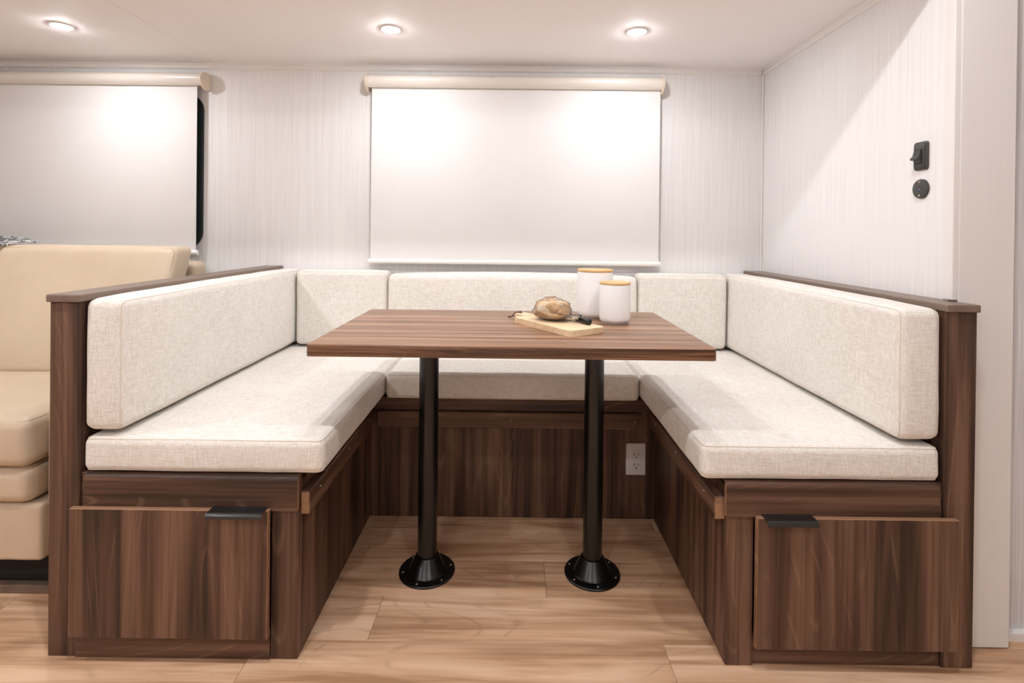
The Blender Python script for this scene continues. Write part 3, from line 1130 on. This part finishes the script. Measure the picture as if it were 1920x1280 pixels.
prism(bm, [(X_WALL - 0.0100, 1.2530), (X_WALL - 0.0130, 1.2525), (X_WALL - 0.0170, 1.2380), (X_WALL - 0.0240, 1.2300), (X_WALL - 0.0230, 1.2265),
           (X_WALL - 0.0150, 1.2255), (X_WALL - 0.0120, 1.2180), (X_WALL - 0.0100, 1.2175)], 1, 0.165, 0.1875)
obj('rocker', bm, 'rocker', sw)
us = thing('usb_socket', 'round dark bronze charging socket below the light switch', 'socket', (X_WALL, 0.1745, 1.149))


def disc_x(x0, prof, y, z, n=40):
    bm = bmesh.new()
    rings = [[bm.verts.new((x0 - d, y + r * math.cos(2 * PI * i / n), z + r * math.sin(2 * PI * i / n))) for i in range(n)] for r, d in prof]
    for a, b in zip(rings, rings[1:]):
        for i in range(n):
            bm.faces.new((a[i], a[(i + 1) % n], b[(i + 1) % n], b[i]))
    bm.faces.new(rings[0])
    bm.faces.new(rings[-1])
    return bm


obj('plate', disc_x(X_WALL, [(0.0262, 0.0002), (0.0262, 0.004), (0.0248, 0.0065), (0.0230, 0.0070)], 0.1745, 1.149), 'plastic_dark', us, True, math.radians(30))
for zz in (1.1675, 1.1305):
    obj('screw', disc_x(X_WALL, [(0.0030, 0.0065), (0.0026, 0.0082), (0.0012, 0.0084)], 0.1745, zz, 12), 'screw', us, True)
pt_ = boxobj('port', (X_WALL - 0.0074, X_WALL - 0.0066, 0.1685, 0.1805, 1.1440, 1.1535), 'slot', us, 0)
boxobj('contact', (X_WALL - 0.0078, X_WALL - 0.0073, 0.1690, 0.1800, 1.1492, 1.1512), 'copper', pt_, 0)
boxobj('tongue', (X_WALL - 0.0078, X_WALL - 0.0073, 0.1690, 0.1785, 1.1450, 1.1470), 'usb_blue', pt_, 0)

# ------------------------------------------------------------------ sofa
sf = thing('sofa', 'tan leatherette sofa with loose cushions under the window', 'sofa', (-2.0, 0.55, 0.0))
SX = -1.292


def lean(w):          # the backrest reclines about its foot
    return Vector((w.x, w.y + (w.z - 0.505) * 0.36, w.z))


for i, (a, b) in enumerate(((SX - 0.687, SX), (SX - 1.38, SX - 0.693))):
    cushion('', (a, b, 0.150, 0.640, 0.371, 0.506), 0.030, '', None, 2, (0.004, 0.008, 0.008), (1, -1), 71 + i, 'leather', 'leather_seam', prad=0.0012, wrinkle=0.003, parent=sf, partname='seat_cushion')
    cushion('', (a + 0.006, b - 0.006, 0.163, 0.650, 0.269, 0.370), 0.030, '', None, 2, (0.004, 0.010, 0.0), (1,), 75 + i, 'leather', 'leather_seam', prad=0.0012, wrinkle=0.003, parent=sf, partname='lower_cushion')
    cushion('', (a, b, 0.596, 0.712, 0.500, 0.948), 0.026, '', None, 1, (0.003, 0.012, 0.004), (-1, 1), 81 + i, 'leather', 'leather_seam', prad=0.0012, wrinkle=0.003, parent=sf, tilt=lean, partname='backrest_cushion')
obj('rear_bolster', cushion_mesh((SX - 1.38, SX, 0.885, 0.962, 0.55, 0.885), 0.026, (0.003, 0.004, 0.004), 0.002, 90), 'leather', sf, True)
obj('base', cushion_mesh((SX - 1.38, SX + 0.022, 0.172, 0.90, 0.110, 0.268), 0.014, (0, 0.006, 0), 0.002, 95), 'leather', sf, True)
obj('side_panel', cushion_mesh((SX + 0.007, SX + 0.075, 0.200, 0.88, 0.110, 0.512), 0.014, (0.002, 0.001, 0), 0.001, 96), 'leather', sf, True)
boxobj('plinth', (SX - 1.36, SX + 0.06, 0.235, 0.86, 0.0, 0.1095), 'void', sf, 0)  # black box put in as the shade beneath the sofa
struct('trim_6', nb(-2.95, -X_OUT - 0.004, 0.206, 0.230, 0.0, 0.024, bev=0.004, seg=2), 'cap', 'low brown floor strip in front of the sofa plinth')

# throw folded over the sofa back
bm = bmesh.new()
nu, nv = 46, 26
rows = []
for i in range(nu + 1):
    u = i / nu
    row = []
    for k in range(nv + 1):
        v = k / nv
        x = -2.28 + 0.325 * u - 0.02 * math.sin(v * 3)
        y = 0.750 + 0.150 * v
        top = 0.964 + 0.014 * (1 - (2 * v - 1) ** 4)
        z = top + 0.010 * mnoise.noise(Vector((u * 9, v * 4, 1.3))) + 0.007 * mnoise.noise(Vector((u * 22, v * 9, 4.0)))
        z += 0.006 * (1 - u)
        if u > 0.9:
            z -= (u - 0.9) * 0.16
        row.append(bm.verts.new((x, y, z)))
    rows.append(row)
for i in range(nu):
    for k in range(nv):
        bm.faces.new((rows[i][k], rows[i + 1][k], rows[i + 1][k + 1], rows[i][k + 1]))
ret = bmesh.ops.solidify(bm, geom=list(bm.faces), thickness=0.010)
thr = thing('throw_blanket', 'grey and white woven throw folded over the sofa back', 'blanket', (-2.11, 0.825, 0.95))
obj('cloth', bm, 'throw', thr, True)
bm = bmesh.new()
for i in range(20):
    y = 0.758 + 0.136 * i / 19
    z = 0.956 + 0.010 * (1 - (2 * i / 19 - 1) ** 4)
    tube(bm, [(-1.962, y, z), (-1.952, y + random.uniform(-.004, .004), z - 0.004 + random.uniform(0, .006)), (-1.940, y + random.uniform(-.006, .006), z - 0.008)], 0.0018, 5)
fr = obj('fringe', bm, 'throw', thr, True)
fr['kind'] = 'stuff'
